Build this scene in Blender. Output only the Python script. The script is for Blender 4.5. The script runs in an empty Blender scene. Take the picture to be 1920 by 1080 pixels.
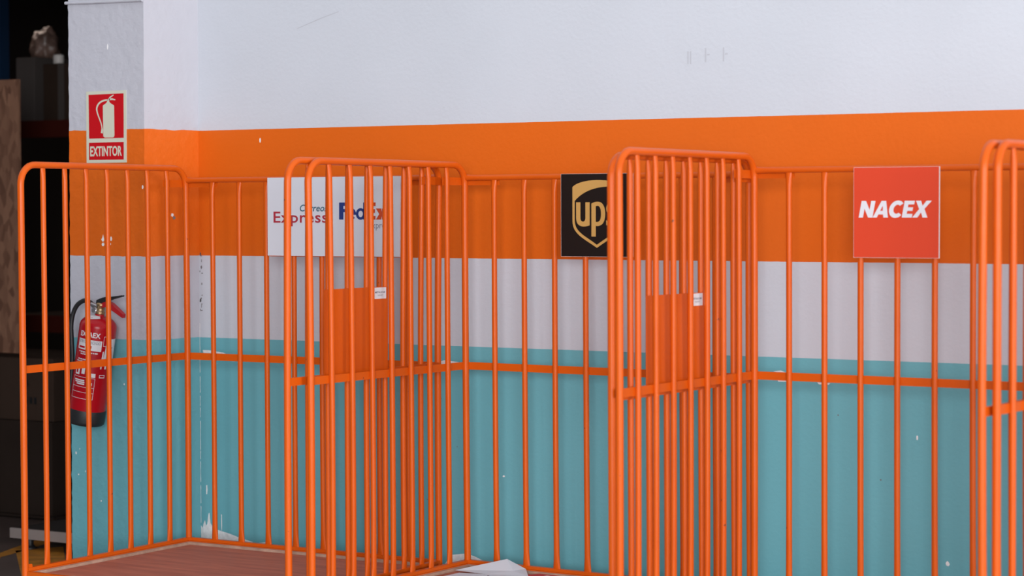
import bpy, bmesh, math, random
from mathutils import Vector, Matrix, noise

random.seed(7)
SC = bpy.context.scene
COL = SC.collection
PI = math.pi

# ------------------------------------------------------------------ helpers
def link(o, parent=None):
    COL.objects.link(o)
    if parent is not None:
        o.parent = parent
    return o

class MB:
    """collects geometry for ONE mesh object"""
    def __init__(self):
        self.v = []; self.f = []; self.m = []; self.s = []
    def add(self, verts, faces, mat=0, smooth=False):
        b = len(self.v)
        self.v += [tuple(p) for p in verts]
        for f in faces:
            self.f.append(tuple(i + b for i in f)); self.m.append(mat); self.s.append(smooth)
        return self
    def box(self, lo, hi, mat=0, M=None):
        x0, y0, z0 = lo; x1, y1, z1 = hi
        vs = [Vector(p) for p in ((x0,y0,z0),(x1,y0,z0),(x1,y1,z0),(x0,y1,z0),(x0,y0,z1),(x1,y0,z1),(x1,y1,z1),(x0,y1,z1))]
        if M is not None: vs = [M @ p for p in vs]
        return self.add(vs, [(0,3,2,1),(4,5,6,7),(0,1,5,4),(1,2,6,5),(2,3,7,6),(3,0,4,7)], mat)
    def hexa(self, a, b, mat=0):
        """prism between quad a (4 pts) and quad b"""
        return self.add(list(a) + list(b), [(0,3,2,1),(4,5,6,7),(0,1,5,4),(1,2,6,5),(2,3,7,6),(3,0,4,7)], mat)
    def tube(self, path, ax2, ra, rb=None, n=12, mat=0, caps=True):
        """path of points; ax2 = fixed side axis (or list); ra radius across (tangent x ax2), rb radius along ax2"""
        path = [Vector(p) for p in path]; N = len(path)
        if not isinstance(ra, (list, tuple)): ra = [ra] * N
        if rb is None: rb = ra
        if not isinstance(rb, (list, tuple)): rb = [rb] * N
        rings = []
        for i, p in enumerate(path):
            t = (path[min(i+1, N-1)] - path[max(i-1, 0)]).normalized()
            a2 = Vector(ax2[i] if isinstance(ax2, list) else ax2)
            a1 = t.cross(a2).normalized(); a2 = a1.cross(t).normalized()
            rings.append([p + a1 * (math.cos(2*PI*k/n) * ra[i]) + a2 * (math.sin(2*PI*k/n) * rb[i]) for k in range(n)])
        vs = [q for r in rings for q in r]
        fs = [(i*n + k, i*n + (k+1) % n, (i+1)*n + (k+1) % n, (i+1)*n + k) for i in range(N-1) for k in range(n)]
        self.add(vs, fs, mat, True)
        if caps:
            self.add(rings[0], [tuple(range(n))[::-1]], mat); self.add(rings[-1], [tuple(range(n))], mat)
        return self
    def lathe(self, prof, n=36, mat=0, M=None, caps=True):
        rings = []
        for r, z in prof:
            rings.append([Vector((r*math.cos(2*PI*k/n), r*math.sin(2*PI*k/n), z)) for k in range(n)])
        vs = [q for r in rings for q in r]
        if M is not None: vs = [M @ q for q in vs]
        N = len(prof)
        fs = [(i*n + k, i*n + (k+1) % n, (i+1)*n + (k+1) % n, (i+1)*n + k) for i in range(N-1) for k in range(n)]
        self.add(vs, fs, mat, True)
        if caps:
            self.add(vs[:n], [tuple(range(n))[::-1]], mat); self.add(vs[-n:], [tuple(range(n))], mat)
        return self
    def build(self, name, mats, parent=None, origin=(0,0,0), bevel=0.0):
        me = bpy.data.meshes.new(name)
        o = Vector(origin)
        me.from_pydata([tuple(Vector(p) - o) for p in self.v], [], self.f)
        if not isinstance(mats, (list, tuple)): mats = [mats]
        for m in mats: me.materials.append(m)
        for p, mi, s in zip(me.polygons, self.m, self.s):
            p.material_index = mi; p.use_smooth = s
        bm = bmesh.new(); bm.from_mesh(me)
        bmesh.ops.recalc_face_normals(bm, faces=bm.faces)
        bm.to_mesh(me); bm.free()
        me.update()
        ob = bpy.data.objects.new(name, me)
        link(ob, parent)
        if parent is None: ob.location = o
        if bevel:
            b = ob.modifiers.new('bevel', 'BEVEL'); b.width = bevel; b.segments = 2; b.limit_method = 'ANGLE'
        return ob

def empty(name, loc, rz=0.0):
    o = bpy.data.objects.new(name, None); o.empty_display_size = .1
    o.location = loc; o.rotation_euler = (0, 0, rz)
    return link(o)
def tag(o, label, cat, group=None):
    o['label'] = label; o['category'] = cat
    if group: o['group'] = group
    return o
def structure(o):
    o['kind'] = 'structure'; return o

# ------------------------------------------------------------------ materials
def srgb(r, g, b):
    return tuple(((c/255)/12.92 if c/255 <= .04045 else ((c/255 + .055)/1.055)**2.4) for c in (r, g, b)) + (1,)
def mat(name, col, rough=.5, metal=0.0, spec=.5, noise_amt=0.0, noise_scale=8.0, bump=0.0, bump_scale=40.0, coat=0.0):
    m = bpy.data.materials.new(name); m.use_nodes = True
    nt = m.node_tree; N = nt.nodes; L = nt.links
    b = N['Principled BSDF']
    b.inputs['Base Color'].default_value = col if len(col) == 4 else (*col, 1)
    b.inputs['Roughness'].default_value = rough; b.inputs['Metallic'].default_value = metal
    b.inputs['Specular IOR Level'].default_value = spec
    if coat: b.inputs['Coat Weight'].default_value = coat
    tc = N.new('ShaderNodeTexCoord')
    if noise_amt:
        nz = N.new('ShaderNodeTexNoise'); nz.inputs['Scale'].default_value = noise_scale; nz.inputs['Detail'].default_value = 6
        L.new(tc.outputs['Object'], nz.inputs['Vector'])
        mr = N.new('ShaderNodeMapRange'); mr.inputs[1].default_value = .3; mr.inputs[2].default_value = .7
        mr.inputs[3].default_value = 1 - noise_amt; mr.inputs[4].default_value = 1 + noise_amt
        L.new(nz.outputs['Fac'], mr.inputs[0])
        mx = N.new('ShaderNodeMix'); mx.data_type = 'RGBA'; mx.blend_type = 'MULTIPLY'; mx.inputs[0].default_value = 1
        mx.inputs[6].default_value = b.inputs['Base Color'].default_value
        L.new(mr.outputs[0], mx.inputs[7]); L.new(mx.outputs[2], b.inputs['Base Color'])
    if bump:
        nb = N.new('ShaderNodeTexNoise'); nb.inputs['Scale'].default_value = bump_scale; nb.inputs['Detail'].default_value = 4
        L.new(tc.outputs['Object'], nb.inputs['Vector'])
        bp = N.new('ShaderNodeBump'); bp.inputs['Strength'].default_value = bump; bp.inputs['Distance'].default_value = .01
        L.new(nb.outputs['Fac'], bp.inputs['Height']); L.new(bp.outputs[0], b.inputs['Normal'])
    return m

WHITE = (.555, .578, .635, 1); ORANGE = (.68, .122, .006, 1); TEAL = (.150, .415, .475, 1)
ZA, ZB, ZC = 1.9541, 1.4209, 1.0706
def wall_paint(name, wobble, bump, bscale, rough, white=WHITE):
    """white / orange / white / teal bands by height"""
    m = bpy.data.materials.new(name); m.use_nodes = True
    nt = m.node_tree; N = nt.nodes; L = nt.links; b = N['Principled BSDF']
    g = N.new('ShaderNodeNewGeometry'); sp = N.new('ShaderNodeSeparateXYZ'); L.new(g.outputs['Position'], sp.inputs[0])
    nz = N.new('ShaderNodeTexNoise'); nz.inputs['Scale'].default_value = 14; nz.inputs['Detail'].default_value = 3
    L.new(g.outputs['Position'], nz.inputs['Vector'])
    wb = N.new('ShaderNodeMath'); wb.operation = 'MULTIPLY_ADD'; wb.inputs[1].default_value = wobble
    L.new(nz.outputs['Fac'], wb.inputs[0]); L.new(sp.outputs['Z'], wb.inputs[2])
    prev = None
    cols = [TEAL, white, ORANGE, white]
    for i, zc in enumerate((ZC, ZB, ZA)):
        gt = N.new('ShaderNodeMath'); gt.operation = 'GREATER_THAN'; gt.inputs[1].default_value = zc + wobble * .5
        L.new(wb.outputs[0], gt.inputs[0])
        mx = N.new('ShaderNodeMix'); mx.data_type = 'RGBA'
        L.new(gt.outputs[0], mx.inputs[0])
        if prev is None: mx.inputs[6].default_value = cols[0]
        else: L.new(prev, mx.inputs[6])
        mx.inputs[7].default_value = cols[i + 1]; prev = mx.outputs[2]
    # faint patchiness of roller-applied paint
    n2 = N.new('ShaderNodeTexNoise'); n2.inputs['Scale'].default_value = 1.7; n2.inputs['Detail'].default_value = 5
    L.new(g.outputs['Position'], n2.inputs['Vector'])
    mr = N.new('ShaderNodeMapRange'); mr.inputs[1].default_value = .3; mr.inputs[2].default_value = .7; mr.inputs[3].default_value = .965; mr.inputs[4].default_value = 1.03
    L.new(n2.outputs['Fac'], mr.inputs[0])
    mm = N.new('ShaderNodeMix'); mm.data_type = 'RGBA'; mm.blend_type = 'MULTIPLY'; mm.inputs[0].default_value = 1
    L.new(prev, mm.inputs[6]); L.new(mr.outputs[0], mm.inputs[7]); L.new(mm.outputs[2], b.inputs['Base Color'])
    b.inputs['Roughness'].default_value = rough; b.inputs['Specular IOR Level'].default_value = .3
    nb = N.new('ShaderNodeTexNoise'); nb.inputs['Scale'].default_value = bscale; nb.inputs['Detail'].default_value = 5
    L.new(g.outputs['Position'], nb.inputs['Vector'])
    bp = N.new('ShaderNodeBump'); bp.inputs['Strength'].default_value = bump; bp.inputs['Distance'].default_value = .01
    L.new(nb.outputs['Fac'], bp.inputs['Height']); L.new(bp.outputs[0], b.inputs['Normal'])
    return m
def cage_paint():
    """orange enamel with small dark chips and faint wear"""
    m = mat('orange_enamel', (.76, .145, .02), .33, 0, .24)
    nt = m.node_tree; N = nt.nodes; L = nt.links; b = N['Principled BSDF']
    g = N.new('ShaderNodeNewGeometry')
    nz = N.new('ShaderNodeTexNoise'); nz.inputs['Scale'].default_value = 38; nz.inputs['Detail'].default_value = 5
    L.new(g.outputs['Position'], nz.inputs['Vector'])
    cr = N.new('ShaderNodeMapRange'); cr.inputs[1].default_value = .735; cr.inputs[2].default_value = .76
    L.new(nz.outputs['Fac'], cr.inputs[0])
    n2 = N.new('ShaderNodeTexNoise'); n2.inputs['Scale'].default_value = 6; n2.inputs['Detail'].default_value = 3
    L.new(g.outputs['Position'], n2.inputs['Vector'])
    mx0 = N.new('ShaderNodeMix'); mx0.data_type = 'RGBA'; L.new(n2.outputs['Fac'], mx0.inputs[0])
    mx0.inputs[6].default_value = (.57, .078, .003, 1); mx0.inputs[7].default_value = (.66, .106, .005, 1)
    mx = N.new('ShaderNodeMix'); mx.data_type = 'RGBA'; L.new(cr.outputs[0], mx.inputs[0])
    L.new(mx0.outputs[2], mx.inputs[6]); mx.inputs[7].default_value = (.16, .035, .015, 1)
    L.new(mx.outputs[2], b.inputs['Base Color'])
    return m
def deck_wood(name, c1, c2):
    m = mat(name, c1, .62)
    nt = m.node_tree; N = nt.nodes; L = nt.links; b = N['Principled BSDF']
    g = N.new('ShaderNodeNewGeometry'); mp = N.new('ShaderNodeMapping')
    mp.inputs['Rotation'].default_value = (0, 0, .35); mp.inputs['Scale'].default_value = (2.2, 17, 4)
    L.new(g.outputs['Position'], mp.inputs['Vector'])
    nz = N.new('ShaderNodeTexNoise'); nz.inputs['Scale'].default_value = 1.6; nz.inputs['Detail'].default_value = 9; nz.inputs['Roughness'].default_value = .62
    L.new(mp.outputs[0], nz.inputs['Vector'])
    cr = N.new('ShaderNodeValToRGB'); cr.color_ramp.elements[0].position = .3; cr.color_ramp.elements[1].position = .68
    cr.color_ramp.elements[0].color = (*c2, 1); cr.color_ramp.elements[1].color = (*c1, 1)
    L.new(nz.outputs['Fac'], cr.inputs[0]); L.new(cr.outputs[0], b.inputs['Base Color'])
    return m
def chipboard():
    m = mat('strand_board', (.2, .1, .06), .8)
    nt = m.node_tree; N = nt.nodes; L = nt.links; b = N['Principled BSDF']
    tc = N.new('ShaderNodeTexCoord'); mp = N.new('ShaderNodeMapping'); mp.inputs['Scale'].default_value = (30, 30, 12)
    L.new(tc.outputs['Object'], mp.inputs['Vector'])
    vo = N.new('ShaderNodeTexVoronoi'); vo.inputs['Scale'].default_value = 1.2; L.new(mp.outputs[0], vo.inputs['Vector'])
    cr = N.new('ShaderNodeValToRGB'); cr.color_ramp.elements[0].color = (.17, .075, .045, 1); cr.color_ramp.elements[1].color = (.36, .18, .11, 1)
    sp = N.new('ShaderNodeSeparateColor'); L.new(vo.outputs['Color'], sp.inputs[0]); L.new(sp.outputs[0], cr.inputs[0])
    L.new(cr.outputs[0], b.inputs['Base Color'])
    return m

M_WALL = wall_paint('banded_wall_paint', .002, .10, 60, .42)
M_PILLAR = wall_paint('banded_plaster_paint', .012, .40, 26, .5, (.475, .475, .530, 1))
M_CAGE = cage_paint()
M_TRIM = mat('worn_deck_edge', (.42, .27, .20), .6, noise_amt=.25, noise_scale=20)
M_DECK = deck_wood('stained_plywood', (.53, .155, .088), (.33, .085, .05))
M_BLACK = mat('black_rubber', (.012, .012, .014), .5)
M_STEEL = mat('zinc_steel', (.45, .45, .46), .35, 1.0)
M_CHIP = mat('bare_plaster', (.80, .79, .80), .8, noise_amt=.12, noise_scale=60)
M_SCUFF = mat('grey_scuff', (.47, .48, .53), .7)
M_DIRT = mat('dark_scuff', (.17, .155, .16), .8)
M_BWHITE = mat('white_board', (.61, .62, .68), .4)
M_BBLACK = mat('black_board_face', (.009, .006, .005), .35, spec=.3)
M_BRED = mat('red_board_face', (.66, .06, .022), .35, spec=.35)
M_EDGE = mat('foam_board_edge', (.70, .66, .66), .6)
M_LWHITE = mat('white_print', (.72, .73, .78), .45)
M_GOLD = mat('gold_print', (.56, .31, .085), .45)
M_PRED = mat('dark_red_print', (.36, .022, .04), .5)
M_PTEAL = mat('petrol_print', (.018, .10, .15), .5)
M_PBLUE = mat('navy_print', (.012, .035, .18), .5)
M_PORANGE = mat('red_orange_print', (.52, .06, .015), .5)
M_PGREY = mat('grey_print', (.20, .21, .26), .5)
M_CREAM = mat('cream_plastic', (.58, .58, .47), .5)
M_SRED = mat('sign_red', (.50, .003, .008), .5, spec=.25)
M_XRED = mat('extinguisher_red', (.40, .003, .010), .25, spec=.3)
M_XRED2 = mat('handle_red', (.42, .008, .014), .4)
M_BRASS = mat('brass', (.45, .30, .16), .4, 1.0)
M_LABEL = mat('label_white', (.66, .65, .68), .5)
M_STICK = mat('sticker_white', (.70, .72, .76), .4)
M_INK = mat('ink', (.10, .11, .15), .5)
M_PAPER = mat('white_paper', (.66, .68, .74), .55)
M_PAPERR = mat('red_paper', (.50, .02, .03), .5)
M_FLOOR = mat('concrete_floor', (.10, .068, .058), .6, noise_amt=.25, noise_scale=3, bump=.1)
M_FLOOR2 = mat('pale_concrete_floor', (.46, .45, .44), .5, noise_amt=.12, noise_scale=2, bump=.05)
M_YELLOW = mat('yellow_floor_paint', (.50, .20, .02), .6, noise_amt=.3, noise_scale=12)
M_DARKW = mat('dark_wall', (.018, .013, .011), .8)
M_NAVY = mat('navy_steel', (.006, .008, .013), .6, spec=.2)
M_BLUE = mat('blue_rack_steel', (.008, .028, .07), .5, spec=.2)
M_RORANGE = mat('rack_beam_red', (.06, .008, .004), .7, spec=.15)
M_CARD = mat('cardboard', (.050, .031, .023), .9, spec=.1, noise_amt=.1, noise_scale=4)
M_CARD2 = mat('dark_cardboard', (.030, .020, .016), .9, spec=.1, noise_amt=.1, noise_scale=4)
M_CARDG = mat('grey_carton', (.09, .075, .07), .9, spec=.1)
M_WRAP = mat('crumpled_wrap', (.20, .125, .10), .35, noise_amt=.4, noise_scale=14)
M_WROLL = mat('white_roll', (.90, .84, .80), .5)
M_PLATE = mat('galvanised_plate', (.40, .33, .31), .5, .4)

# ------------------------------------------------------------------ flat glyphs
def loops_mesh(loops, t):
    """filled polygon loops (holes by even-odd) -> (verts, faces), thickness t"""
    cu = bpy.data.curves.new('glyph', 'CURVE'); cu.dimensions = '2D'; cu.fill_mode = 'BOTH'; cu.extrude = t / 2
    for lp in loops:
        s = cu.splines.new('POLY'); s.points.add(len(lp) - 1)
        for p, (x, y) in zip(s.points, lp): p.co = (x, y, 0, 1)
        s.use_cyclic_u = True
    return curve_geo(cu)
def curve_geo(cu):
    ob = bpy.data.objects.new('glyph', cu); COL.objects.link(ob)
    dg = bpy.context.evaluated_depsgraph_get(); dg.update()
    me = bpy.data.meshes.new_from_object(ob.evaluated_get(dg))
    vs = [tuple(v.co) for v in me.vertices]; fs = [tuple(p.vertices) for p in me.polygons]
    bpy.data.objects.remove(ob); bpy.data.curves.remove(cu); bpy.data.meshes.remove(me)
    return vs, fs
def text_geo(body, t, bold=0.0, shear=0.0, spacing=1.0):
    cu = bpy.data.curves.new('txt', 'FONT'); cu.body = body; cu.size = 1; cu.extrude = t / 2
    cu.offset = bold; cu.shear = shear; cu.space_character = spacing; cu.resolution_u = 3
    return curve_geo(cu)
def fit(geo, x0, x1, y0, y1):
    """scale flat geometry into the rectangle (keeps z)"""
    vs, fs = geo
    ax = min(v[0] for v in vs); bx = max(v[0] for v in vs); ay = min(v[1] for v in vs); by = max(v[1] for v in vs)
    return [(x0 + (v[0]-ax)/(bx-ax)*(x1-x0), y0 + (v[1]-ay)/(by-ay)*(y1-y0), v[2]) for v in vs], fs
def arc(cx, cy, rx, ry, a0, a1, n=20):
    return [(cx + rx*math.cos(math.radians(a0 + (a1-a0)*i/n)), cy + ry*math.sin(math.radians(a0 + (a1-a0)*i/n))) for i in range(n+1)]
def place(geo, fn):
    vs, fs = geo
    return [fn(*v) for v in vs], fs

# ------------------------------------------------------------------ measured layout
W, D = 1.2421, .9675
ZT, ZM, ZBOT, ZRT = 1.7909, 1.0109, .2472, 1.7423
CART = [dict(x=-6.0198, y=-.2353, yaw=.0071, dz=-.004), dict(x=-4.6899, y=-.1575, yaw=-.047, dz=-.0046),
        dict(x=-3.4463+.0235, y=-.2010-.0388, yaw=-.0403, dz=.0086), dict(x=-2.130, y=-.255, yaw=-.06, dz=.010)]
# per side panel: lean across, lean along, splay, bow rear, bow front
PAN = {(0,'L'):(-.0014,.0057,-.0138,.0019,.0009),(0,'R'):(.0122,.0110,-.0110,-.0066,-.0033),
       (1,'L'):(-.0087,.0026,.0037,-.0021,.0042),(1,'R'):(-.0127,-.0075,.0117,-.0024,-.0011),
       (2,'L'):(-.0022,.0049,.0168,.0013,.0013),(2,'R'):(-.0077,-.0046,.0069,-.0048,-.0054),
       (3,'L'):(-.002,.003,0,0,0),(3,'R'):(.002,.003,0,0,0)}
def side_axes(k, S):
    w = CART[k]['yaw'] + PAN[k, S][2]
    return Vector((math.sin(w), -math.cos(w), 0)), Vector((math.cos(w), math.sin(w), 0))
def side(k, S, s, z, off=0.0):
    """point on a side panel: s 0 rear .. 1 front, height z, off = sideways offset towards +x"""
    c = CART[k]; a = Vector((math.cos(c['yaw']), math.sin(c['yaw']), 0))
    base = Vector((c['x'], c['y'], 0)) + (a * W if S == 'R' else Vector())
    d, n = side_axes(k, S); ln, la, yo, br, bf = PAN[k, S]
    t = (z - ZBOT) / (ZT - ZBOT); tt = min(max(t, 0), 1)
    bow = (br*(1-s) + bf*s) * 4 * tt * (1-tt)
    return base + d*(D*s + la*t) + n*(ln*t + bow + off) + Vector((0, 0, z + c['dz']))
def rear(k, u, z, off=0.0):
    """point on the back panel: u 0 left .. 1 right, off = towards the room"""
    L = side(k, 'L', 0, z); R = side(k, 'R', 0, z); d = (R - L).normalized()
    return L*(1-u) + R*u + Vector((d.y, -d.x, 0)) * off
def rear_axes(k):
    L = side(k, 'L', 0, 1.0); R = side(k, 'R', 0, 1.0); d = (R - L).normalized()
    return d, Vector((d.y, -d.x, 0))
RF, RB_ = .0130, .0107       # frame tube and bar radii

def bar_mesh(pt, z0, z1, nrm, foot=0.0):
    """upright bar: round tube whose two ends are flattened where they are welded on. pt(z)->point"""
    zs = [z0, z0+.006, z0+.030, z0+.062] + [z0+.062 + (z1-.055-z0-.062)*i/8 for i in range(1, 9)] + [z1-.028, z1-.006, z1]
    path = [pt(z) for z in zs]; n = len(zs)
    ra = [RB_]*n; rb = [RB_]*n
    for i, (a, b) in enumerate(((1.6,.45),(1.55,.5),(1.3,.75),(1.08,.95))): ra[i] = RB_*a; rb[i] = RB_*b
    for i, (a, b) in enumerate(((1.28,.42),(1.25,.48),(1.1,.85))): ra[n-1-i] = RB_*a; rb[n-1-i] = RB_*b
    return MB().tube(path, nrm, ra, rb, 12)

def strip(mb, path_fn, params, z0, z1, o0, o1):
    """flat bar following path_fn(param, z, off)"""
    rings = []
    for q in params:
        rings.append([path_fn(q, z0, o0), path_fn(q, z0, o1), path_fn(q, z1, o1), path_fn(q, z1, o0)])
    for a, b in zip(rings[:-1], rings[1:]):
        mb.hexa(a, b)
    return mb

CAGE_LABELS = [
    'orange tubular roll cage pushed into the wall corner in front of the fire extinguisher',
    'orange tubular roll cage with the black shield sign, crumpled papers on its deck',
    'orange tubular roll cage whose back rails carry the square red sign',
    'blurred orange roll cage nearest the camera, cut off by the right edge of the photo']
cages = []
def make_cage(k):
    c = CART[k]
    O = Vector((c['x'], c['y'], 0))
    root = empty('roll_cage', O)
    tag(root, CAGE_LABELS[k], 'roll cage', 'orange roll cages lined up along the wall')
    def B(mb, name, m, parent, bevel=0.0):
        o = mb.build(name, m, parent, O, bevel)
        return o
    R_C = .075
    for S, out in (('L', -1), ('R', 1)):
        d, n = side_axes(k, S)
        # hoop: up the back post, along the top, down the front post
        path = [side(k, S, 0, z) for z in [ZBOT - .02 + i*(ZT - R_C - ZBOT + .02)/8 for i in range(9)]]
        for i in range(1, 9):
            a = PI/2*i/8; path.append(side(k, S, R_C/D*(1-math.cos(a)), ZT - R_C + R_C*math.sin(a)))
        path.append(side(k, S, .5, ZT))
        for i in range(0, 9):
            a = PI/2*(1 - i/8); path.append(side(k, S, 1 - R_C/D*(1-math.cos(a)), ZT - R_C + R_C*math.sin(a)))
        path += [side(k, S, 1, z) for z in [ZT - R_C - (i+1)*(ZT - R_C - ZBOT + .05)/8 for i in range(8)]]
        mb = MB().tube(path, n, RF, None, 14)
        # bottom rail and the small gusset at the front foot belong to the welded frame
        strip(mb, lambda q, z, o: side(k, S, q, z, o), [0, .25, .5, .75, 1], ZBOT-.006, ZBOT+.006, -.010, .010)
        mb.hexa([side(k,S,1.0,ZBOT-.03,-.004), side(k,S,.955,ZBOT-.03,-.004), side(k,S,.955,ZBOT-.03,.004), side(k,S,1.0,ZBOT-.03,.004)],
                [side(k,S,1.0,ZBOT+.022,-.004), side(k,S,.965,ZBOT+.018,-.004), side(k,S,.965,ZBOT+.018,.004), side(k,S,1.0,ZBOT+.022,.004)])
        fr = B(mb, 'side_panel', M_CAGE, root)
        for i in range(1, 8):
            s = i/8
            B(bar_mesh(lambda z: side(k, S, s, z), ZBOT, ZT-.004, n), 'bar', M_CAGE, fr)
        B(strip(MB(), lambda q, z, o: side(k, S, q, z, o), [i/8 for i in range(9)], ZM-.0145, ZM+.0145, out*.0062, out*.0112),
          'cross_rail', M_CAGE, fr)
        B(strip(MB(), lambda q, z, o: side(k, S, q, z, o), [.006, .06, .137], 1.713, 1.743, out*.0075, out*.0125), 'corner_strap', M_CAGE, fr)
    dr, nr = rear_axes(k)
    mb = MB()
    us = [0, .012, .035, .25, .5, .75, .965, .988, 1]
    rr = [.0145, .0125, .0112, .0112, .0112, .0112, .0112, .0125, .0145]
    mb.tube([rear(k, u, ZRT) for u in us], (0,0,1), rr, [r*1.0 for r in rr], 14)
    fr = B(mb, 'rear_panel', M_CAGE, root)
    B(strip(MB(), lambda q, z, o: rear(k, q, z, o), [0, .5, 1], ZBOT-.006, ZBOT+.006, -.010, .010), 'bottom_rail', M_CAGE, fr)
    for i in range(1, 9):
        u = i/9
        B(bar_mesh(lambda z: rear(k, u, z), ZBOT, ZRT-.004, nr), 'bar', M_CAGE, fr)
    B(strip(MB(), lambda q, z, o: rear(k, q, z, o), [0, .5, 1], ZM-.0145, ZM+.0145, -.0112, -.0062), 'cross_rail', M_CAGE, fr)
    for u0, u1 in ((.004, .125), (.875, .996)):
        B(strip(MB(), lambda q, z, o: rear(k, q, z, o), [u0, u1], 1.713, 1.743, -.0125, -.0075), 'corner_strap', M_CAGE, fr)
    # base: perimeter channel, worn inner lip, plywood deck
    def bp(s, u, z):
        return side(k, 'L', s, z)*(1-u) + side(k, 'R', s, z)*u
    mb = MB()
    def ring(mb, a, b, z0, z1):
        """frame between margins a (outer, metres) and b (inner)"""
        def q(m, z):
            return [bp(m/D, m/W, z), bp(m/D, 1-m/W, z), bp(1-m/D, 1-m/W, z), bp(1-m/D, m/W, z)]
        o0, i0, o1, i1 = q(a, z0), q(b, z0), q(a, z1), q(b, z1)
        for i in range(4):
            j = (i+1) % 4
            mb.hexa([o0[i], o0[j], i0[j], i0[i]], [o1[i], o1[j], i1[j], i1[i]])
    ring(mb, -.004, .012, .165, .2405)
    base = B(mb, 'base_frame', M_CAGE, root)
    mb = MB(); ring(mb, .0125, .030, .165, .2375)
    B(mb, 'deck_lip', M_TRIM, root)
    mb = MB(); m = .031
    lo = [bp(m/D, m/W, .19), bp(m/D, 1-m/W, .19), bp(1-m/D, 1-m/W, .19), bp(1-m/D, m/W, .19)]
    hi = [bp(m/D, m/W, .227), bp(m/D, 1-m/W, .227), bp(1-m/D, 1-m/W, .227), bp(1-m/D, m/W, .227)]
    mb.hexa(lo, hi); B(mb, 'deck', M_DECK, root)
    for s, u in ((.13,.1),(.13,.9),(.87,.1),(.87,.9)):
        p = bp(s, u, 0); p.z = 0
        mb = MB()
        mb.box((p.x-.045, p.y-.04, .157), (p.x+.045, p.y+.04, .166+c['dz']))
        for sx in (-1, 1): mb.box((p.x+sx*.026-.003, p.y-.022, .055), (p.x+sx*.026+.003, p.y+.022, .160))
        cs = B(mb, 'caster', M_STEEL, root)
        M = Matrix.Translation((p.x-.02, p.y, .065)) @ Matrix.Rotation(PI/2, 4, 'Y')
        B(MB().lathe([(.052,0),(.064,.004),(.065,.02),(.064,.036),(.052,.04)], 24, 0, M), 'wheel', M_BLACK, cs)
    cages.append(root)
    return root, O
for k in range(4):
    root, O = make_cage(k)
    if k in (0, 1):
        # sheet-metal document plate on the outside of the right panel, with a maker's sticker
        d, n = side_axes(k, 'R')
        mb = strip(MB(), lambda q, z, o: side(k, 'R', q, z, o), [.374, .58, .790], ZM+.010, 1.331, .0115, .0135)
        pl = mb.build('document_plate', M_CAGE, root, O)
        s0, s1, z0, z1 = .388, .468, 1.2865, 1.3285
        mb = strip(MB(), lambda q, z, o: side(k, 'R', q, z, o), [s0, s1], z0, z1, .0136, .0139)
        def onst(geo):
            vs, fs = geo
            return [side(k, 'R', s1 + (s0-s1)*x, z0 + (z1-z0)*y, .0141 + z) for x, y, z in vs], fs
        g = fit(text_geo('METALICAR', .0002, .02), .06, .92, .50, .66); v, f = onst(g); mb.add(v, f, 1)
        for yy, a, b in ((.34, .25, .75), (.26, .3, .7)):
            v, f = onst(([(a,yy,0),(b,yy,0),(b,yy+.025,0),(a,yy+.025,0)], [(0,1,2,3)])); mb.add(v, f, 1)
        st = mb.build('sticker', [M_STICK, M_INK], pl, O); st['label'] = 'small white sticker with a line of dark capitals'

# ------------------------------------------------------------------ signs on the back rails
def sign(k, u0, u1, z0, z1, name, face_mat, edge_mat, label):
    d, n = rear_axes(k)
    Wd = (rear(k, 1, 1) - rear(k, 0, 1)).length
    def at(x, y, z=0.0):       # x right, y up from the lower left corner (metres), z out of the face
        return rear(k, (u0 + x)/Wd, z0 + y - CART[k]['dz'], .0205 + z)
    w, h = u1-u0, z1-z0
    root_loc = at(w/2, 0)
    root = empty(name, root_loc); tag(root, label, 'sign')
    mb = MB()
    q = lambda z: [at(0,0,z), at(w,0,z), at(w,h,z), at(0,h,z)]
    b, fch = q(-.0075), q(0)
    mb.hexa(b, fch, 1)
    e = .0008
    mb.add([at(e,e,.0002), at(w-e,e,.0002), at(w-e,h-e,.0002), at(e,h-e,.0002)], [(0,1,2,3)], 0)
    mb.build('board', [face_mat, edge_mat], root, root_loc)
    def put(pname, geo, m, lift=.0006, label=None):
        v, f = place(geo, lambda x, y, z: at(x, y, lift + z))
        o = MB().add(v, f).build(pname, m, root, root_loc)
        if label: o['label'] = label
        return o
    return put, w, h

# white board with two carriers' lettering
put, w, h = sign(0, .435, 1.0745, 1.4295, 1.7450, 'courier_sign', M_BWHITE, M_BWHITE,
                 'wide white board with red, petrol and navy lettering hung on the corner cage rails')
T = .0004
put('lettering', fit(text_geo('Express', T, .012, 0, 1.06), .0305, .297, .1190, .1780), M_PRED, label='dark red lettering')
put('lettering', fit(text_geo('Correos', T, .010, .22), .1610, .2970, .1785, .2060), M_PTEAL, label='slanted petrol blue lettering')
def glyph_F(x, wd, H): return [[(x,0),(x,H),(x+wd,H),(x+wd,H*.8),(x+wd*.48,H*.8),(x+wd*.48,H*.62),(x+wd*.92,H*.62),(x+wd*.92,H*.43),(x+wd*.48,H*.43),(x+wd*.48,0)]]
def glyph_E(x, wd, H, t=.21): return [[(x,0),(x,H),(x+wd,H),(x+wd,H*(1-t)),(x+wd*.42,H*(1-t)),(x+wd*.42,H*(.5+t/2)),(x+wd*.94,H*(.5+t/2)),(x+wd*.94,H*(.5-t/2)),(x+wd*.42,H*(.5-t/2)),(x+wd*.42,H*t),(x+wd,H*t),(x+wd,0)]]
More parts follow.
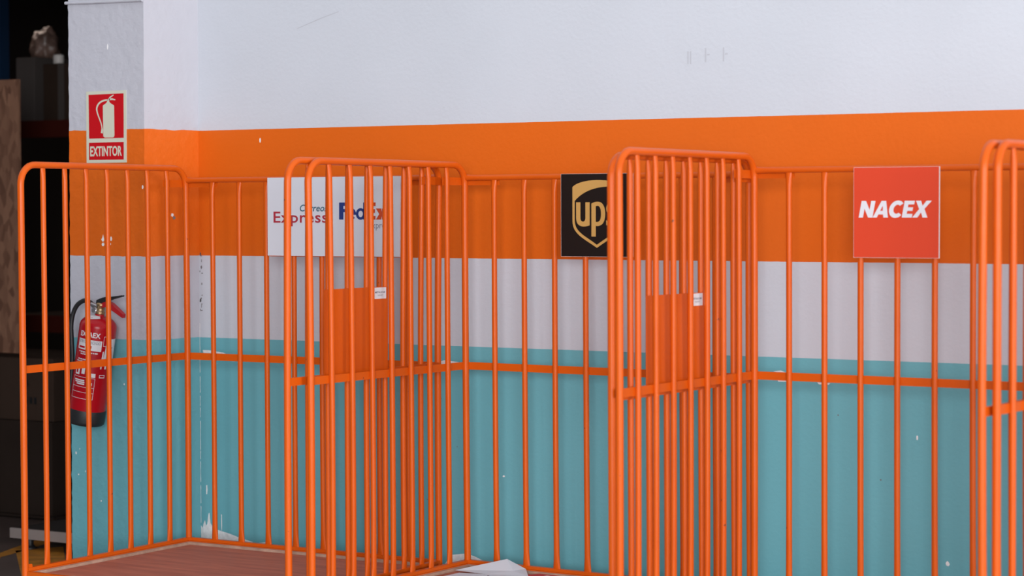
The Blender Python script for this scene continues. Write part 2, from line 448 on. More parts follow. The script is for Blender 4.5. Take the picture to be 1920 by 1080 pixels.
def glyph_X(x, wd, H, t=.36):
    a = wd*t
    return [[(x,0),(x+wd*.5-a*.5,H*.5),(x,H),(x+a*1.1,H),(x+wd*.5,H*.66),(x+wd-a*1.1,H),(x+wd,H),(x+wd*.5+a*.5,H*.5),(x+wd,0),(x+wd-a*1.1,0),(x+wd*.5,H*.34),(x+a*1.1,0)]]
def glyph_e(cx, cy, r, ri):
    o = arc(cx, cy, r, r*1.02, 0, 318, 30) + arc(cx, cy, ri, ri*1.05, 318, 198, 14) + [(cx+r, cy-ri*.30)]
    hole = arc(cx, cy, ri, ri*1.05, 22, 158, 12)
    return [o, hole]
def glyph_d(cx, cy, r, ri, H, st):
    return [arc(cx, cy, r, r*1.02, 0, 360, 32)[:-1]], [arc(cx, cy, ri, ri*1.2, 0, 360, 26)[:-1]], [[(cx+r-st*.55, cy-r), (cx+r-st*.55, H), (cx+r+st*.45, H), (cx+r+st*.45, cy-r)]]
def bowl(cx, cy, rx, ry, ix, iy): return [arc(cx,cy,rx,ry,0,360,32)[:-1], arc(cx,cy,ix,iy,0,360,26)[:-1]]
fx, fy, H = .3523, .1460, .0675
def combo(*lst):
    V, F = [], []
    for loops in lst:
        v, f = loops_mesh(loops, T); b = len(V); V += v; F += [tuple(i+b for i in q) for q in f]
    return V, F
mv = lambda geo, dx, dy: ([(x+dx, y+dy, z) for x, y, z in geo[0]], geo[1])
fed = combo(glyph_F(0, .043, H), glyph_e(.0585, .0222, .0225, .0105),
            bowl(.1030, .0222, .0225, .0230, .0108, .0128), [[(.1150, 0), (.1150, H), (.1290, H), (.1290, 0)]])
put('lettering', mv(fed, fx, fy), M_PBLUE, label='bold navy lettering')
ex = combo(glyph_E(.1300, .0435, H), glyph_X(.1755, .054, .0435, .42))
put('lettering', mv(ex, fx, fy), M_PORANGE, label='bold red-orange lettering')
put('lettering', fit(text_geo('Express', T, -.004, 0, 1.0), .495, .596, .1030, .1370), M_PGREY, label='thin grey lettering')

# black board with a gold shield
put, w, h = sign(1, .4553, .7677, 1.4365, 1.7470, 'shield_sign', M_BBLACK, M_EDGE,
                 'square black board with a gold shield emblem and gold lowercase letters')
def uvs(pts): return [((x-75)/807*w, (1022-y)/925*h) for x, y in pts]
def bez(p0, p1, p2, p3, n=14):
    return [tuple((1-t)**3*a + 3*(1-t)**2*t*b + 3*(1-t)*t*t*c + t**3*d for a, b, c, d in zip(p0, p1, p2, p3)) for t in [i/n for i in range(n+1)]]
sh = bez((208,245),(290,150),(660,140),(758,238)) + bez((758,620),(752,770),(640,810),(485,922)) + bez((485,922),(330,815),(208,770),(208,620))
put('shield', loops_mesh([uvs(sh)], T), M_GOLD, .0006, 'gold shield')
inn = bez((235,400),(330,290),(480,225),(731,246)) + bez((731,620),(728,750),(630,780),(485,888)) + bez((485,888),(350,785),(237,750),(235,620))
put('shield_field', loops_mesh([uvs(inn)], T), M_BBLACK, .0011, 'black field of the shield')
up = [[(252,415),(300,415)] + bez((300,590),(300,645),(357,645),(357,590)) + [(357,415),(405,415)] + [(405,672)] + bez((405,672),(330,700),(252,690),(252,590))]
pp = [[(425,797),(425,430)] + bez((425,430),(470,405),(510,405),(530,418)) + bez((530,418),(598,450),(598,640),(530,670)) + bez((530,670),(510,682),(490,682),(474,677)) + [(474,797)]]
ph = [bez((474,460),(500,448),(535,455),(533,548)) + bez((533,548),(535,630),(500,640),(474,633))]
ss = [bez((700,425),(640,395),(592,420),(592,490)) + bez((592,490),(592,560),(665,560),(665,605)) + bez((665,605),(665,645),(625,640),(592,615)) + [(592,668)]
      + bez((592,668),(650,700),(712,680),(712,605)) + bez((712,605),(712,530),(640,525),(640,485)) + bez((640,485),(640,450),(670,450),(700,475))]
V, F = [], []
for loops in (up, pp + ph, ss):
    v, f = loops_mesh([uvs(l) for l in loops], T); b = len(V); V += v; F += [tuple(i+b for i in q) for q in f]
put('lettering', (V, F), M_GOLD, .0016, 'gold lowercase letters')

# red board with white slanted capitals
put, w, h = sign(2, .3935, .7075, 1.4445, 1.7560, 'red_sign', M_BRED, M_EDGE,
                 'square red board with bold white slanted capitals on the cage rails')
def sheared(loops, k=.20): return [[(x + y*k, y) for x, y in l] for l in loops]
Nn = [[(0,0),(0,1),(.29,1),(.64,.46),(.64,1),(.92,1),(.92,0),(.63,0),(.28,.54),(.28,0)]]
Aa = [[(0,0),(.40,1),(.70,1),(1.02,0),(.72,0),(.655,.19),(.345,.19),(.28,0)], [(.42,.41),(.535,.72),(.60,.41)]]
Cc = [arc(.50,.5,.50,.52,42,318,30) + arc(.52,.5,.23,.27,310,50,22)]
Ee = [[(0,0),(0,1),(.66,1),(.66,.78),(.28,.78),(.28,.61),(.62,.61),(.62,.40),(.28,.40),(.28,.22),(.66,.22),(.66,0)]]
Xx = [[(-.02,0),(.34,.5),(.04,1),(.36,1),(.52,.70),(.72,1),(1.06,1),(.68,.52),(.98,0),(.66,0),(.50,.31),(.32,0)]]
V, F = [], []; x = 0
for g, adv in ((Nn,.93),(Aa,1.0),(Cc,.93),(Ee,.70),(Xx,1.0)):
    v, f = loops_mesh(sheared([[(px+x, py) for px, py in l] for l in g]), T); b = len(V); V += v; F += [tuple(i+b for i in q) for q in f]; x += adv
put('lettering', fit((V, F), .0195, .2880, .1370, .1965), M_LWHITE, .0006, 'bold white slanted capitals')

# ------------------------------------------------------------------ setting: wall, column, floor
PX0, PX1, PY = -6.6229, -6.1750, -.2831
def blob(cx, cz, rx, rz, n=12, jit=.35, seed=0):
    r = random.Random(seed)
    return [(cx + rx*math.cos(2*PI*i/n)*(1 + jit*(r.random()-.5)*2*.6), cz + rz*math.sin(2*PI*i/n)*(1 + jit*(r.random()-.5)*2*.6)) for i in range(n)]
mb = MB()
mb.box((-6.18, 0, 0), (3.5, .25, 4.6))
def chip(pts, m, y=-.0006):
    mb.add([(px, y, pz) for px, pz in pts], [tuple(range(len(pts)))], m)
# flaked plaster low in the corner, above the deck edge, and single flakes
chip([(-6.146,.20),(-6.146,.262),(-6.137,.250),(-6.132,.270),(-6.124,.285),(-6.118,.262),(-6.112,.268),(-6.104,.315),(-6.099,.318),(-6.094,.275),(-6.080,.255),(-6.055,.248),(-6.03,.243),(-5.99,.236),(-5.95,.226),(-5.90,.216),(-5.868,.210),(-5.868,.200)], 1)
chip([(-5.845,.206),(-5.80,.214),(-5.775,.210),(-5.80,.198),(-5.84,.196)], 1)
chip([(-6.1165,.435),(-6.1105,.437),(-6.109,.418),(-6.111,.397),(-6.1165,.397)], 1)
chip([(-6.036,.315),(-6.032,.316),(-6.031,.270),(-6.033,.235),(-6.036,.270)], 1)
chip([(-6.131,1.016),(-6.10,1.0165),(-6.06,1.0125),(-6.02,1.0085),(-6.000,1.002),(-5.985,.999),(-6.0,.992),(-6.125,.996)], 1)
chip([(-5.975,1.003),(-5.955,1.003),(-5.94,.998),(-5.97,.996)], 1)
chip([(-4.90,.19),(-4.87,.232),(-4.80,.243),(-4.76,.236),(-4.72,.222),(-4.70,.19)], 1)
chip([(-4.94,1.000),(-4.90,1.012),(-4.84,1.008),(-4.79,1.000),(-4.76,.994),(-4.94,.990)], 1)
chip([(-3.46,1.018),(-3.43,1.022),(-3.41,1.016),(-3.42,1.008)], 1)
chip(blob(-2.902,.801,.004,.009,8,.3,1), 1); chip(blob(-2.787,.362,.007,.009,8,.3,2), 1); chip(blob(-4.62,.563,.006,.004,8,.3,3), 1)
chip([(-3.445,.992),(-3.385,.990),(-3.39,.982),(-3.44,.981)], 1); chip([(-3.285,.984),(-3.235,.983),(-3.24,.977),(-3.28,.977)], 1)
chip(blob(-5.816,1.907,.004,.012,7,.3,4), 1)
rs = random.Random(11)
zc = .27
while zc < 1.06:     # thin line of flaked paint down the inside corner
    l = .03 + rs.random()*.10
    chip([(-6.1466, zc), (-6.1445 + rs.random()*.001, zc + .004), (-6.1448, zc + l*.5), (-6.1440 + rs.random()*.001, zc + l - .004), (-6.1466, zc + l)], 1)
    zc += l + rs.random()*.02
# ghost marks where letters once stood on the white band
for cx in (-3.811, -3.800): chip([(cx-.0025,2.155),(cx+.0025,2.155),(cx+.0025,2.203),(cx-.0025,2.203)], 2)
for cx in (-3.738, -3.664):
    chip([(cx-.003,2.160),(cx+.003,2.160),(cx+.003,2.212),(cx-.003,2.212)], 2)
    chip([(cx+.006,2.184),(cx+.017,2.185),(cx+.017,2.190),(cx+.006,2.190)], 2)
chip([(-5.62,2.368),(-5.50,2.405),(-5.41,2.428),(-5.41,2.425),(-5.50,2.401),(-5.62,2.365)], 2)
r = random.Random(5)
for i in range(16):   # grubby specks down the corner
    chip(blob(-6.143 + r.random()*.012, 1.17 + r.random()*.27, .0015 + r.random()*.003, .002 + r.random()*.006, 7, .4, 20+i), 3)
for i in range(10):
    chip(blob(-5.9 + r.random()*2.9, .35 + r.random()*.55, .002 + r.random()*.003, .002 + r.random()*.003, 7, .4, 60+i), 3)
structure(mb.build('wall_back', [M_WALL, M_CHIP, M_SCUFF, M_DIRT]))

# painted concrete column with a rough left arris
mb = MB()
XR = -6.2064
zs = [4.6*i/230 for i in range(231)]
def rag(z): return PX0 + (noise.noise(Vector((3.1, z*26, 0)))*.0035 + noise.noise(Vector((7.1, z*70, 0)))*.002)
L_, R_, RR, LB, = [], [], [], []
for z in zs:
    L_.append((rag(z), PY, z)); R_.append((XR + noise.noise(Vector((1.7, z*20, 5)))*.0012, PY, z)); RR.append((-6.1474, .002, z)); LB.append((PX0 - .004, .25, z))
nz = len(zs)
vs = L_ + R_ + RR + LB
fs = []
for i in range(nz-1):
    for a, b in ((0,1),(1,2),(3,0)):
        fs.append((a*nz+i, b*nz+i, b*nz+i+1, a*nz+i+1))
mb.add(vs, fs, 0)
mb.add([L_[-1], R_[-1], RR[-1], LB[-1]], [(0,1,2,3)])
def chipc(pts, m): mb.add([(px, PY-.0008, pz) for px, pz in pts], [tuple(range(len(pts)))], m)
chipc([(-6.446,1.490),(-6.440,1.500),(-6.436,1.512),(-6.432,1.500),(-6.430,1.488),(-6.437,1.480)], 1)
chipc(blob(-6.436,1.470,.008,.008,9,.25,8), 1)
chipc(blob(-6.392,1.494,.006,.010,9,.25,9), 1)
chipc(blob(-6.395,1.472,.003,.004,7,.25,10), 1)
chipc(blob(-6.403,2.304,.004,.013,7,.35,11), 1)
chipc(blob(-6.216,1.712,.005,.009,7,.35,12), 1)
for i in range(14):
    r0 = random.Random(200+i); chipc(blob(-6.60 + r0.random()*.36, .3 + r0.random()*.9, .002 + r0.random()*.003, .003 + r0.random()*.005, 6, .4, 90+i), 1)
for (yy, zz, m) in ((-.141,1.595,1), (-.132,1.583,3)):   # chip on the return of the column
    t = (yy - PY)/(.002 - PY); xx = XR + (-6.1474 - XR)*t
    mb.add([(xx + .0008 + (dy)*.2068*1, yy + dy, zz + dz) for dy, dz in ((-.007,-.004),(.001,-.009),(.008,-.001),(.004,.006),(-.005,.006))], [(0,1,2,3,4)], m)
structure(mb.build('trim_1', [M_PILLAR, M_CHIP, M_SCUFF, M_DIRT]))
# rounded plaster band across the head of the column
mb = MB().tube([(PX0-.010, PY-.004, 2.4985), (PX0+.1, PY-.004, 2.4955), (XR-.002, PY-.004, 2.4905)], (0,0,1), .009, .007, 10)
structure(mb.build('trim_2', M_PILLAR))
# dark steel door guide against the far side of the column
mb = MB().box((PX0-.055, -.17, 0), (PX0-.006, -.06, 4.6))
structure(mb.build('trim_3', M_NAVY))

mb = MB()
mb.add([(-14,-.6,0),(9,-.6,0),(9,7,0),(-14,7,0)], [(0,1,2,3)])
mb.add([(-14,-20,0),(14,-20,0),(14,-.6,0),(-14,-.6,0)], [(0,1,2,3)], 2)  # unseen front floor, made paler to bounce light onto the lower wall
mb.add([(-7.46,.140,.001),(-7.50,.318,.001),(-7.64,.80,.001),(-7.745,.77,.001),(-7.632,.44,.001),(-7.558,.246,.001)], [(0,1,2,3,4,5)], 1)
mb.add([(-7.30,-.32,.001),(-6.80,-.36,.001),(-6.80,-.12,.001),(-7.44,.55,.001),(-7.545,.335,.001),(-7.0,-.20,.001)][1:], [(0,1,2,3,4)], 1)
mb.add([(-7.45,.14,.001),(-7.02,-.5,.001),(-7.14,-.52,.001),(-7.55,.10,.001)], [(0,1,2,3)], 1)
structure(mb.build('floor', [M_FLOOR, M_YELLOW, M_FLOOR2]))
# the dim store room seen past the column
structure(MB().box((-13.2, 5.6, 0), (-6.6, 5.8, 3.6)).build('wall_store_back', M_DARKW))
structure(MB().box((-13.4, -.3, 0), (-13.2, 5.8, 3.6)).build('wall_store_left', M_DARKW))
structure(MB().box((-13.4, -.30, 0), (-8.5, -.10, 4.6)).build('wall_left', M_WALL))
structure(MB().box((-13.4, -3.2, 0), (-5.55, -3.0, 4.6)).build('wall_light_block', M_WALL))  # added unseen wall; blocks daylight so the store room stays dark
structure(MB().box((-6.62, .25, 0), (-6.42, 5.8, 3.6)).build('wall_store_right', M_DARKW))
structure(MB().box((-13.4, -.10, 3.6), (-6.42, 5.8, 3.75)).build('ceiling', M_DARKW))
structure(MB().box((-8.5, -.28, 2.95), (PX0, -.12, 4.6)).build('trim_4', M_DARKW))

# ------------------------------------------------------------------ fire extinguisher and its sign
def ext_sign():
    x0, x1, z0, z1 = -6.5232, -6.3018, 1.8155, 2.1185
    w, h = x1-x0, z1-z0
    loc = Vector((x0 + w/2, PY, z0))
    root = empty('extinguisher_sign', loc)
    tag(root, 'upright red and cream safety sign with extinguisher pictogram on the column', 'sign')
    Y = PY - .0025
    MB().box((x0, Y, z0), (x1, PY-.0002, z1)).build('panel', M_CREAM, root, loc)
    def cv(px, py):  # photographed sign coordinates -> metres
        u = (px - (84 + 6*(py-62)/968)) / 526; return x0 + u*w, z0 + (1030 - py + (px-350)*-.02)/968*h
    def put(name, loops, m, lift, label=None):
        v, f = loops_mesh([[cv(*p) for p in l] for l in loops], .0003)
        o = MB().add([(a, Y - lift - c, b) for a, b, c in v], f).build(name, m, root, loc)
        if label: o['label'] = label
    put('red_field', [[(118,110),(578,98),(580,694),(124,704)]], M_SRED, .0003, 'red picture field')
    put('red_field', [[(122,760),(580,750),(580,986),(124,992)]], M_SRED, .0003, 'red caption field')
    body = [(308,262)] + bez((308,262),(325,235),(358,235),(362,205),6) + [(372,190),(392,190)] + bez((392,205),(400,235),(445,240),(455,265),6) + [(460,660)] + bez((460,660),(458,690),(440,690),(420,690),5) + [(345,690)] + bez((345,690),(318,690),(314,680),(313,655),5)
    hose = bez((372,176),(300,170),(225,210),(217,300)) + bez((217,300),(220,380),(280,470),(290,560)) + [(280,628),(306,634),(310,590)] + bez((302,560),(290,450),(240,390),(236,305)) + bez((236,305),(240,235),(300,195),(372,195))
    lev1 = [(362,190),(400,140),(445,112),(452,122),(412,152),(392,192)]
    lev2 = [(385,166),(430,160),(474,178),(468,190),(430,184),(388,188)]
    V, F = [], []
    for l in (body, hose, lev1, lev2):
        v, f = loops_mesh([[cv(*p) for p in l]], .0003); b = len(V); V += v; F += [tuple(i+b for i in q) for q in f]
    MB().add([(a, Y - .0007 - c, b) for a, b, c in V], F).build('pictogram', M_CREAM, root, loc)['label'] = 'cream extinguisher pictogram'
    a, b = cv(140, 946); c, d = cv(556, 800)
    v, f = fit(text_geo('EXTINTOR', .0003, .028), a, c, b, d)
    MB().add([(p, Y - .0007 - r_, q) for p, q, r_ in v], f).build('lettering', M_CREAM, root, loc)['label'] = 'cream capitals'
ext_sign()

def extinguisher():
    base = Vector((-6.462, PY-.092, .716))
    root = empty('fire_extinguisher', base)
    root.rotation_euler = (0, math.radians(10.5), 0); root.scale = (.985, .985, .985)
    tag(root, 'red fire extinguisher with black hose hung tilted low on the column', 'fire extinguisher')
    R = .0790
    def B(mb, name, m, parent=root): return mb.build(name, m, parent)
    prof = [(R*.99,.060),(R,.075),(R,.425)]
    for i in range(1, 10):
        a = PI/2*i/9; prof.append((.020 + (R-.020)*math.cos(a), .425 + .045*math.sin(a)))
    prof += [(.020,.480)]
    cyl = B(MB().lathe(prof, 48), 'cylinder', M_XRED)
    B(MB().lathe([(R*.90,0),(R*1.0,.006),(R*1.025,.016),(R*1.025,.060),(R*1.0,.066)], 48), 'base_skirt', M_BLACK)
    B(MB().lathe([(.019,.476),(.021,.482),(.021,.490),(.017,.492),(.017,.512),(.020,.514),(.020,.524),(.012,.528)], 20), 'valve', M_BRASS)
    v = MB().tube([(-.014,0,.505),(-.040,-.002,.509),(-.052,-.003,.512)], (0,1,0), [.011,.011,.009], None, 12)
    B(v, 'hose_fitting', M_STEEL)
    g = MB().lathe([(.012,0),(.0135,.003),(.0135,.010),(.010,.012)], 18, 0, Matrix.Translation((-.012,-.016,.492)) @ Matrix.Rotation(math.radians(75), 4, 'X'))
    B(g, 'pressure_gauge', M_STEEL)
    # hose: arches out to the left and hangs down the side of the cylinder
    P = [(-.050,0,.512),(-.075,-.002,.520),(-.100,-.004,.515),(-.128,-.005,.490),(-.143,-.006,.450),(-.143,-.008,.400),(-.128,-.010,.340),(-.112,-.012,.28),(-.101,-.014,.22),(-.095,-.016,.16),(-.093,-.018,.11)]
    pts = []
    for i in range(len(P)-1):
        p0 = Vector(P[max(i-1,0)]); p1 = Vector(P[i]); p2 = Vector(P[i+1]); p3 = Vector(P[min(i+2,len(P)-1)])
        for t in [j/5 for j in range(5)]:
            pts.append(.5*((2*p1) + (p2-p0)*t + (2*p0-5*p1+4*p2-p3)*t*t + (3*p1-p0-3*p2+p3)*t**3))
    pts.append(Vector(P[-1]))
    hs = B(MB().tube(pts, (0,1,0), .0098, None, 12), 'hose', M_BLACK)
    B(MB().tube([(-.093,-.018,.115),(-.093,-.018,.10),(-.092,-.018,.05)], (0,1,0), [.011,.013,.010], None, 12), 'nozzle', M_BLACK, hs)
    # squeeze lever (black) above the carrying handle (red)
    def bar3(pts, wid, hts):
        mb = MB(); rings = []
        for (x, z), hh, ww in zip(pts, hts, wid):
            rings.append([(x,-ww,z-hh),(x,ww,z-hh),(x,ww,z+hh),(x,-ww,z+hh)])
        for a, b in zip(rings[:-1], rings[1:]): mb.hexa(a, b)
        return mb
    o = B(bar3([(-.020,.528),(.010,.540),(.036,.552),(.058,.560),(.112,.580)], [.011,.012,.012,.011,.009], [.008,.012,.010,.006,.003]), 'squeeze_lever', M_BLACK); o['label'] = 'black lever'
    o = B(bar3([(.002,.516),(.040,.530),(.062,.525),(.095,.512),(.132,.497)], [.011,.012,.012,.012,.010], [.009,.013,.013,.010,.008]), 'carry_handle', M_XRED2); o['label'] = 'red carrying handle'
    # printed labels wrapped on the cylinder; angle measured from the room side (-y), positive to the right
    DZ = 0.030
    def wrap(x, z, lift): # x metres along the surface
        th = x / R - PI/2
        return ((R+lift)*math.cos(th), (R+lift)*math.sin(th), z + DZ)
    mbw = MB()
    def rect(x0, x1, z0, z1, m=0, lift=.0006, mb=mbw):
        n = max(2, int(abs(x1-x0)/.006)); v = []; f = []
        for i in range(n+1):
            x = x0 + (x1-x0)*i/n; v += [wrap(x, z0, lift), wrap(x, z1, lift)]
        for i in range(n): f.append((2*i, 2*i+2, 2*i+3, 2*i+1))
        mb.add(v, f, m)
    def txt(s, x0, x1, z0, z1, m=0, lift=.0009, bold=0.0):
        v, f = fit(text_geo(s, .0001, bold), x0, x1, z0, z1)
        mbw.add([wrap(a, b, lift + c) for a, b, c in v], f, m)
    XC = .022
    txt('EXFAEX', XC-.044, XC+.050, .356, .378, 0, .0009, .03)
    rect(XC-.050, XC+.060, .300, .345); txt('EXTINTOR DE INCENDIOS', XC-.046, XC+.056, .328, .341, 1)
    rect(XC+.004, XC+.018, .309, .320, 2, .0009); rect(XC-.044, XC-.012, .306, .314, 2, .0009)
    rr = random.Random(3)
    for z, a, b in ((.290,-.040,.048),(.281,-.030,.020),(.258,-.040,.036),(.249,-.046,.018),(.240,-.044,.012)):
        x = XC + a
        while x < XC + b:
            l = .005 + rr.random()*.009; rect(x, min(x+l, XC+b), z-.0026, z+.0026); x += l + .0025
    rect(XC-.046, XC-.022, .190, .226); rect(XC-.012, XC+.003, .196, .226); rect(XC+.012, XC+.050, .186, .203)
    rect(XC-.040, XC-.030, .198, .216, 2, .0009)
    for z, a, b in ((.168,-.044,.006),(.160,-.040,.008),(.152,-.030,.008)):
        rect(XC+a, XC+b, z-.0028, z+.0028)
    rect(XC+.022, XC+.040, .150, .162)
    for z in (.182, .140, .117, .090): rect(XC-.052, XC+.050, z-.0008, z+.0008)
    for x in (XC-.052, XC+.050): rect(x-.0008, x+.0008, .090, .182)
    lab = mbw.build('print', [M_LABEL, M_INK, M_XRED], cyl); lab['label'] = 'white printed lettering and instruction boxes'
    mbw2 = MB()
    # side column with a hand pictogram, hazard frame and the white inspection card
    n = 14
    hand = [(a+.036, b) for a, b in [(.052,.225),(.052,.262),(.054,.300),(.059,.302),(.061,.270),(.064,.306),(.069,.308),(.071,.268),(.075,.300),(.080,.298),(.080,.225)]]
    mbw2.add([wrap(a, b, .0008) for a, b in hand], [tuple(range(len(hand)))], 0)
    rect(.088, .114, .186, .200, 0, .0006, mbw2); rect(.091, .111, .190, .197, 2, .0009, mbw2)
    for a, b, c, d in ((.062,.0635,.325,.365),(.080,.0815,.325,.365),(.062,.0815,.324,.3255),(.062,.0815,.3645,.366)): rect(a+.026, b+.026, c, d, 0, .0006, mbw2)
    mbw2.build('print', [M_LABEL, M_INK, M_XRED], cyl)['label'] = 'hand pictogram and small frames'
    card = MB()
    rect(.101, .165, .245, .355, 0, .0007, card)
    for z in (.315, .290): rect(.118, .140, z, z+.004, 1, .001, card)
    rect(.109, .1105, .245, .355, 1, .001, card)
    card.build('inspection_card', [M_STICK, M_INK], cyl)['label'] = 'white inspection card'
    # white paper collar under the valve
    col = MB(); v = []; f = []; n = 12
    for i in range(n+1):
        th = -PI/2 + (-.95 + 1.75*i/n); rr_ = .048 + .014*(1-abs(i/n-.55)*2); zz = .425 + .045*math.sqrt(max(0, 1-((rr_-.020)/(R-.020))**2))
        v += [((.022)*math.cos(th), (.022)*math.sin(th), .4722), ((.036)*math.cos(th), .036*math.sin(th), .4690), (rr_*math.cos(th), rr_*math.sin(th), zz + .0022)]
    for i in range(n): f += [(3*i,3*i+3,3*i+4,3*i+1),(3*i+1,3*i+4,3*i+5,3*i+2)]
    col.add(v, f); col.build('collar_label', M_LABEL, cyl)['label'] = 'white paper collar'
    B(MB().box((-.02,R*.9,.36),(.02,.094,.40)), 'wall_bracket', M_STEEL)
extinguisher()

# ------------------------------------------------------------------ papers on the second cage's deck
ZD = .2275
def sheet(name, pts, faces, m, label, cat='paper', group=None, thick=.0012):
    cx = sum(p[0] for p in pts)/len(pts); cy = sum(p[1] for p in pts)/len(pts); zmin = min(p[2] for p in pts)
    o = MB().add(pts, faces).build(name, m, None, (cx, cy, zmin))
    s = o.modifiers.new('thick', 'SOLIDIFY'); s.thickness = thick; s.offset = 1
    return tag(o, label, cat, group)
sheet('paper_sheet', [(-4.655,-.300,ZD+.001),(-4.500,-.330,ZD+.002),(-4.420,-.262,ZD+.012),(-4.490,-.190,ZD+.042),(-4.400,-.200,ZD+.012),(-4.33,-.30,ZD+.004),(-4.40,-.42,ZD+.002)],
      [(0,1,2,3),(3,2,4),(2,5,4),(1,6,5,2)], M_PAPER, 'white paper with a raised folded corner below the cage back rail')
sheet('paper_sheet', [(-4.60,-.36,ZD+.0045),(-4.47,-.345,ZD+.0065),(-4.44,-.62,ZD+.0045),(-4.62,-.66,ZD+.0045)], [(0,3,2,1)], M_PAPER,
      'flat pale sheet at the picture bottom, left of the folded white paper')
sheet('paper_sheet', [(-4.335,-.205,ZD+.001),(-4.225,-.215,ZD+.001),(-4.20,-.50,ZD+.001),(-4.42,-.46,ZD+.001),(-4.40,-.325,ZD+.0022)], [(0,4,3,2,1)], M_PAPERR,
      'red sheet partly under the white papers on the cage deck')
sheet('paper_sheet', [(-4.270,-.262,ZD+.006),(-4.215,-.270,ZD+.006),(-4.19,-.50,ZD+.0045),(-4.33,-.48,ZD+.0045)], [(0,3,2,1)], M_PAPER,
      'small white sheet lying right of the folded paper, on the red sheet', thick=.001)

# ------------------------------------------------------------------ dim things in the store room
def carton(name, lo, hi, m, label, tape=M_CARDG, group=None):
    loc = Vector(((lo[0]+hi[0])/2, (lo[1]+hi[1])/2, lo[2]))
    root = empty(name, loc); tag(root, label, 'box', group)
    MB().box(lo, hi).build('body', m, root, loc, .004)
    cx = (lo[0]+hi[0])/2
    MB().box((cx-.025, lo[1]-.0008, lo[2]+.002), (cx+.025, hi[1]+.0008, hi[2]+.0008)).build('tape', tape, root, loc)
    return root, loc
r1, l1 = carton('cardboard_box', (-8.95,1.20,.022), (-8.11,1.85,.515), M_CARD2, 'lower of two large dark cardboard boxes behind the corner cage')
r2, l2 = carton('cardboard_box', (-8.93,1.21,.517), (-8.105,1.83,.845), M_CARD, 'upper dark cardboard box with black handling marks', M_CARD)
mb = MB()   # black handling marks printed on the box
for cx in (-8.300,):
    V, F = loops_mesh([[(cx-.03,.70),(cx,.755),(cx+.03,.70),(cx+.012,.70),(cx+.012,.655),(cx-.012,.655),(cx-.012,.70)]], .0004)
    mb.add([(a, 1.2095-c, b) for a, b, c in V], F)
    for i in range(4): mb.box((cx-.03+i*.030, 1.2090, .605), (cx-.012+i*.030, 1.2097, .640))
mb.build('handling_marks', M_BLACK, r2, l2)['label'] = 'black printed marks'
# pallet under the boxes
root = empty('pallet', (-8.53,1.53,0)); tag(root, 'thin dark timber board base under the cardboard boxes', 'pallet')
mb = MB()
for i in range(5): mb.box((-8.98, 1.18+i*.145, .012), (-8.08, 1.27+i*.145, .022))
mb.build('top_boards', M_CARD2, root, root.location)
mb = MB()
for x in (-8.96, -8.55, -8.13): mb.box((x, 1.18, 0), (x+.05, 1.85, .012))
mb.build('bearers', M_CARD2, root, root.location)
# strand board standing on the boxes
o = MB().box((-9.10,1.47,.846), (-8.580,1.488,2.325)).build('strand_board', chipboard(), None, (-8.84,1.48,.846))
tag(o, 'tall brown strand board standing on the boxes at the left edge', 'board')
# racking
rk = empty('pallet_rack', (-9.0,2.9,0)); tag(rk, 'blue pallet rack with red beams in the dark store room', 'rack')
for x, y in ((-9.60,2.4),(-7.60,2.4),(-9.60,3.4),(-7.60,3.4)):
    mb = MB().box((x-.02, y-.02, 0), (x+.02, y+.05, 3.5)); mb.box((x-.05, y-.05, 0), (x+.05, y+.08, .008))
    mb.build('upright', M_BLUE, rk, rk.location)['label'] = 'blue upright'
for z in (.95, 2.10, 3.0):
    for y in (2.40, 3.40):
        MB().box((-9.58, y-.012, z-.05), (-7.63, y+.03, z+.05)).build('beam', M_RORANGE, rk, rk.location)['label'] = 'red beam'
    MB().box((-9.60, 2.455, z+.03), (-7.63, 3.39, z+.05)).build('shelf_board', M_CARD2, rk, rk.location)
carton('carton', (-9.575,2.50,2.15), (-9.425,2.80,2.535), M_CARDG, 'grey carton on the rack shelf, left of the dark boxes')
carton('carton', (-9.405,2.55,2.15), (-9.12,3.0,2.495), M_CARD, 'brown carton on the rack shelf beside the column')
# crumpled wrap and small roll on top of the cartons
def lump(name, c, r, m, label, cat, seed, n=18):
    mb = MB(); V = []; F = []
    for i in range(n+1):
        th = PI*i/n
        for j in range(2*n):
            p = Vector((math.sin(th)*math.cos(PI*j/n), math.sin(th)*math.sin(PI*j/n), math.cos(th)))
            k = 1 + .35*noise.noise(p*2.2 + Vector((seed, 0, 0))) + .18*noise.noise(p*5 + Vector((0, seed, 0)))
            q = Vector((p.x*r[0], p.y*r[1], p.z*r[2]))*k; q.z = max(q.z, -r[2]*.55)
            V.append((c[0]+q.x, c[1]+q.y, c[2]+q.z + r[2]*.55))
    for i in range(n):
        for j in range(2*n): F.append((i*2*n+j, i*2*n+(j+1)%(2*n), (i+1)*2*n+(j+1)%(2*n), (i+1)*2*n+j))
    mb.add(V, F, 0, True)
    return tag(mb.build(name, m, None, c), label, cat)
lump('crumpled_wrap', (-9.485,2.66,2.5365), (.085,.09,.115), M_WRAP, 'pinkish crumpled wrap lying on the grey carton', 'wrapping', 1.3)
mb = MB().lathe([(.012,0),(.030,.002),(.032,.006),(.032,.05),(.030,.054),(.012,.056)], 20)
o = mb.build('tape_roll', M_WROLL, None, (0,0,0)); o.location = (-9.325,2.60,2.496); tag(o, 'small pale roll catching light on top of the brown carton', 'tape roll')
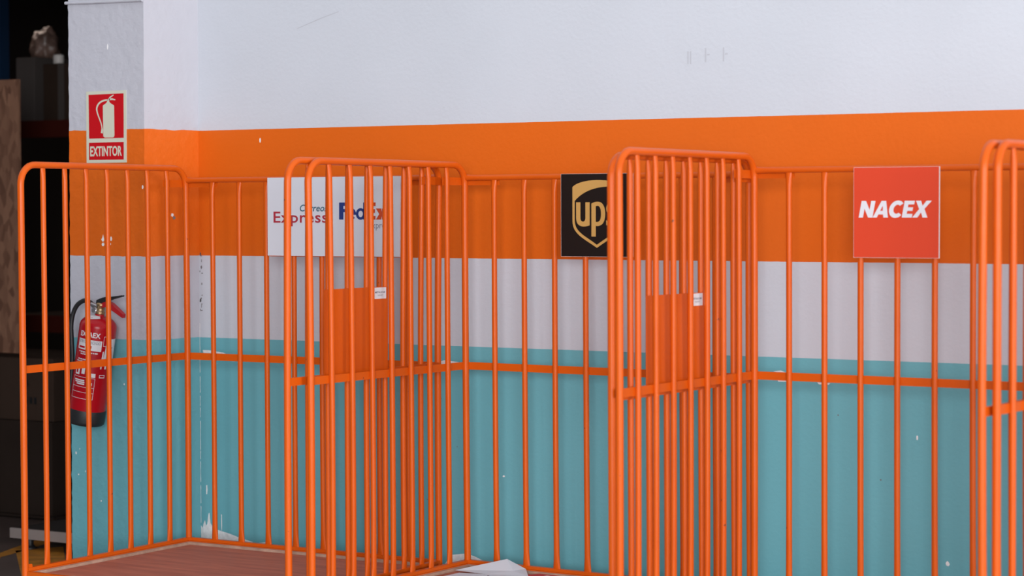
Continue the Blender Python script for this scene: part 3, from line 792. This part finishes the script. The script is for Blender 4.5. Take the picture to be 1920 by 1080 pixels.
# low steel-edged platform on the floor beside the column
root = empty('low_platform', (-7.2,.7,0)); tag(root, 'low platform with a pale steel edge on black feet by the column foot', 'platform')
MB().box((-7.614,.370,.054), (-6.70,.384,.102)).build('edge_plate', M_PLATE, root, root.location)['label'] = 'pale steel edge'
MB().box((-7.610,.385,.060), (-6.70,1.02,.098)).build('top', M_DARKW, root, root.location)
for x, y in ((-7.53,.42),(-6.76,.42),(-7.53,.95),(-6.76,.95)):
    MB().lathe([(.030,0),(.032,.006),(.022,.012),(.016,.020),(.016,.060)], 16, 0, Matrix.Translation((x,y,0))).build('foot', M_BLACK, root, root.location)

# ------------------------------------------------------------------ light
def area(name, loc, target, sx, sy, power, col):
    l = bpy.data.lights.new(name, 'AREA'); l.shape = 'RECTANGLE'; l.size = sx; l.size_y = sy; l.energy = power; l.color = col
    o = bpy.data.objects.new(name, l); link(o); o.location = loc
    o.rotation_euler = (Vector(target) - Vector(loc)).to_track_quat('-Z', 'Y').to_euler()
    return o
area('loading_door_daylight', (6.3, -17.0, 3.2), (-4.2, 0, 1.2), 9.0, 5.5, 3000, (.97, .985, 1.0))
area('side_door_daylight', (15.0, -5.0, 2.6), (-4.2, -.5, 1.2), 5.0, 4.5, 1750, (1.0, .98, .96))
area('store_room_fill', (-10.6, 3.0, 3.5), (-10.6, 2.9, 0), 1.2, .3, 14, (1.0, .80, .68))  # added fill light, no fitting behind it; lifts the store room blacks
w = bpy.data.worlds.new('World'); SC.world = w; w.use_nodes = True
# roof-light glow from above, dimmer towards the horizon
_N = w.node_tree.nodes; _L = w.node_tree.links
_tc = _N.new('ShaderNodeTexCoord'); _sp = _N.new('ShaderNodeSeparateXYZ'); _cr = _N.new('ShaderNodeValToRGB')
_mr = _N.new('ShaderNodeMapRange'); _mr.inputs[1].default_value = -1; _mr.inputs[2].default_value = 1
_L.new(_tc.outputs['Generated'], _sp.inputs[0]); _L.new(_sp.outputs['Z'], _mr.inputs[0]); _L.new(_mr.outputs[0], _cr.inputs[0])
e = _cr.color_ramp.elements
e[0].position = .40; e[0].color = (.12, .12, .125, 1)
e[1].position = .80; e[1].color = (.92, .95, 1.0, 1)
e2 = e.new(.52); e2.color = (.26, .265, .28, 1)
_L.new(_cr.outputs[0], _N['Background'].inputs[0]); _N['Background'].inputs[1].default_value = 1.0

# ------------------------------------------------------------------ camera
cam = bpy.data.cameras.new('Camera'); co = bpy.data.objects.new('Camera', cam); link(co)
F_PX = 4226.48; yaw, pitch, roll = .5447, -.0332, -.0016
Rt = Vector((.8553, .5181, -.0016)); Fw = Vector((-.5179, .8548, -.0332)).normalized()
Rt = (Rt - Fw*Rt.dot(Fw)).normalized(); Up = Rt.cross(Fw)
Mx = Matrix((Rt, Up, -Fw)).transposed().to_4x4(); Mx.translation = Vector((0, -7.5613, 1.6))
co.matrix_world = Mx
cam.sensor_width = 36; cam.lens = F_PX/1920*36; cam.clip_end = 100
cam.dof.use_dof = True; cam.dof.focus_distance = 8.9; cam.dof.aperture_fstop = 2.5
SC.camera = co
vs = SC.view_settings
vs.view_transform = 'Standard'; vs.look = 'None'; vs.gamma = 1; vs.use_curve_mapping = False; vs.exposure = -0.10
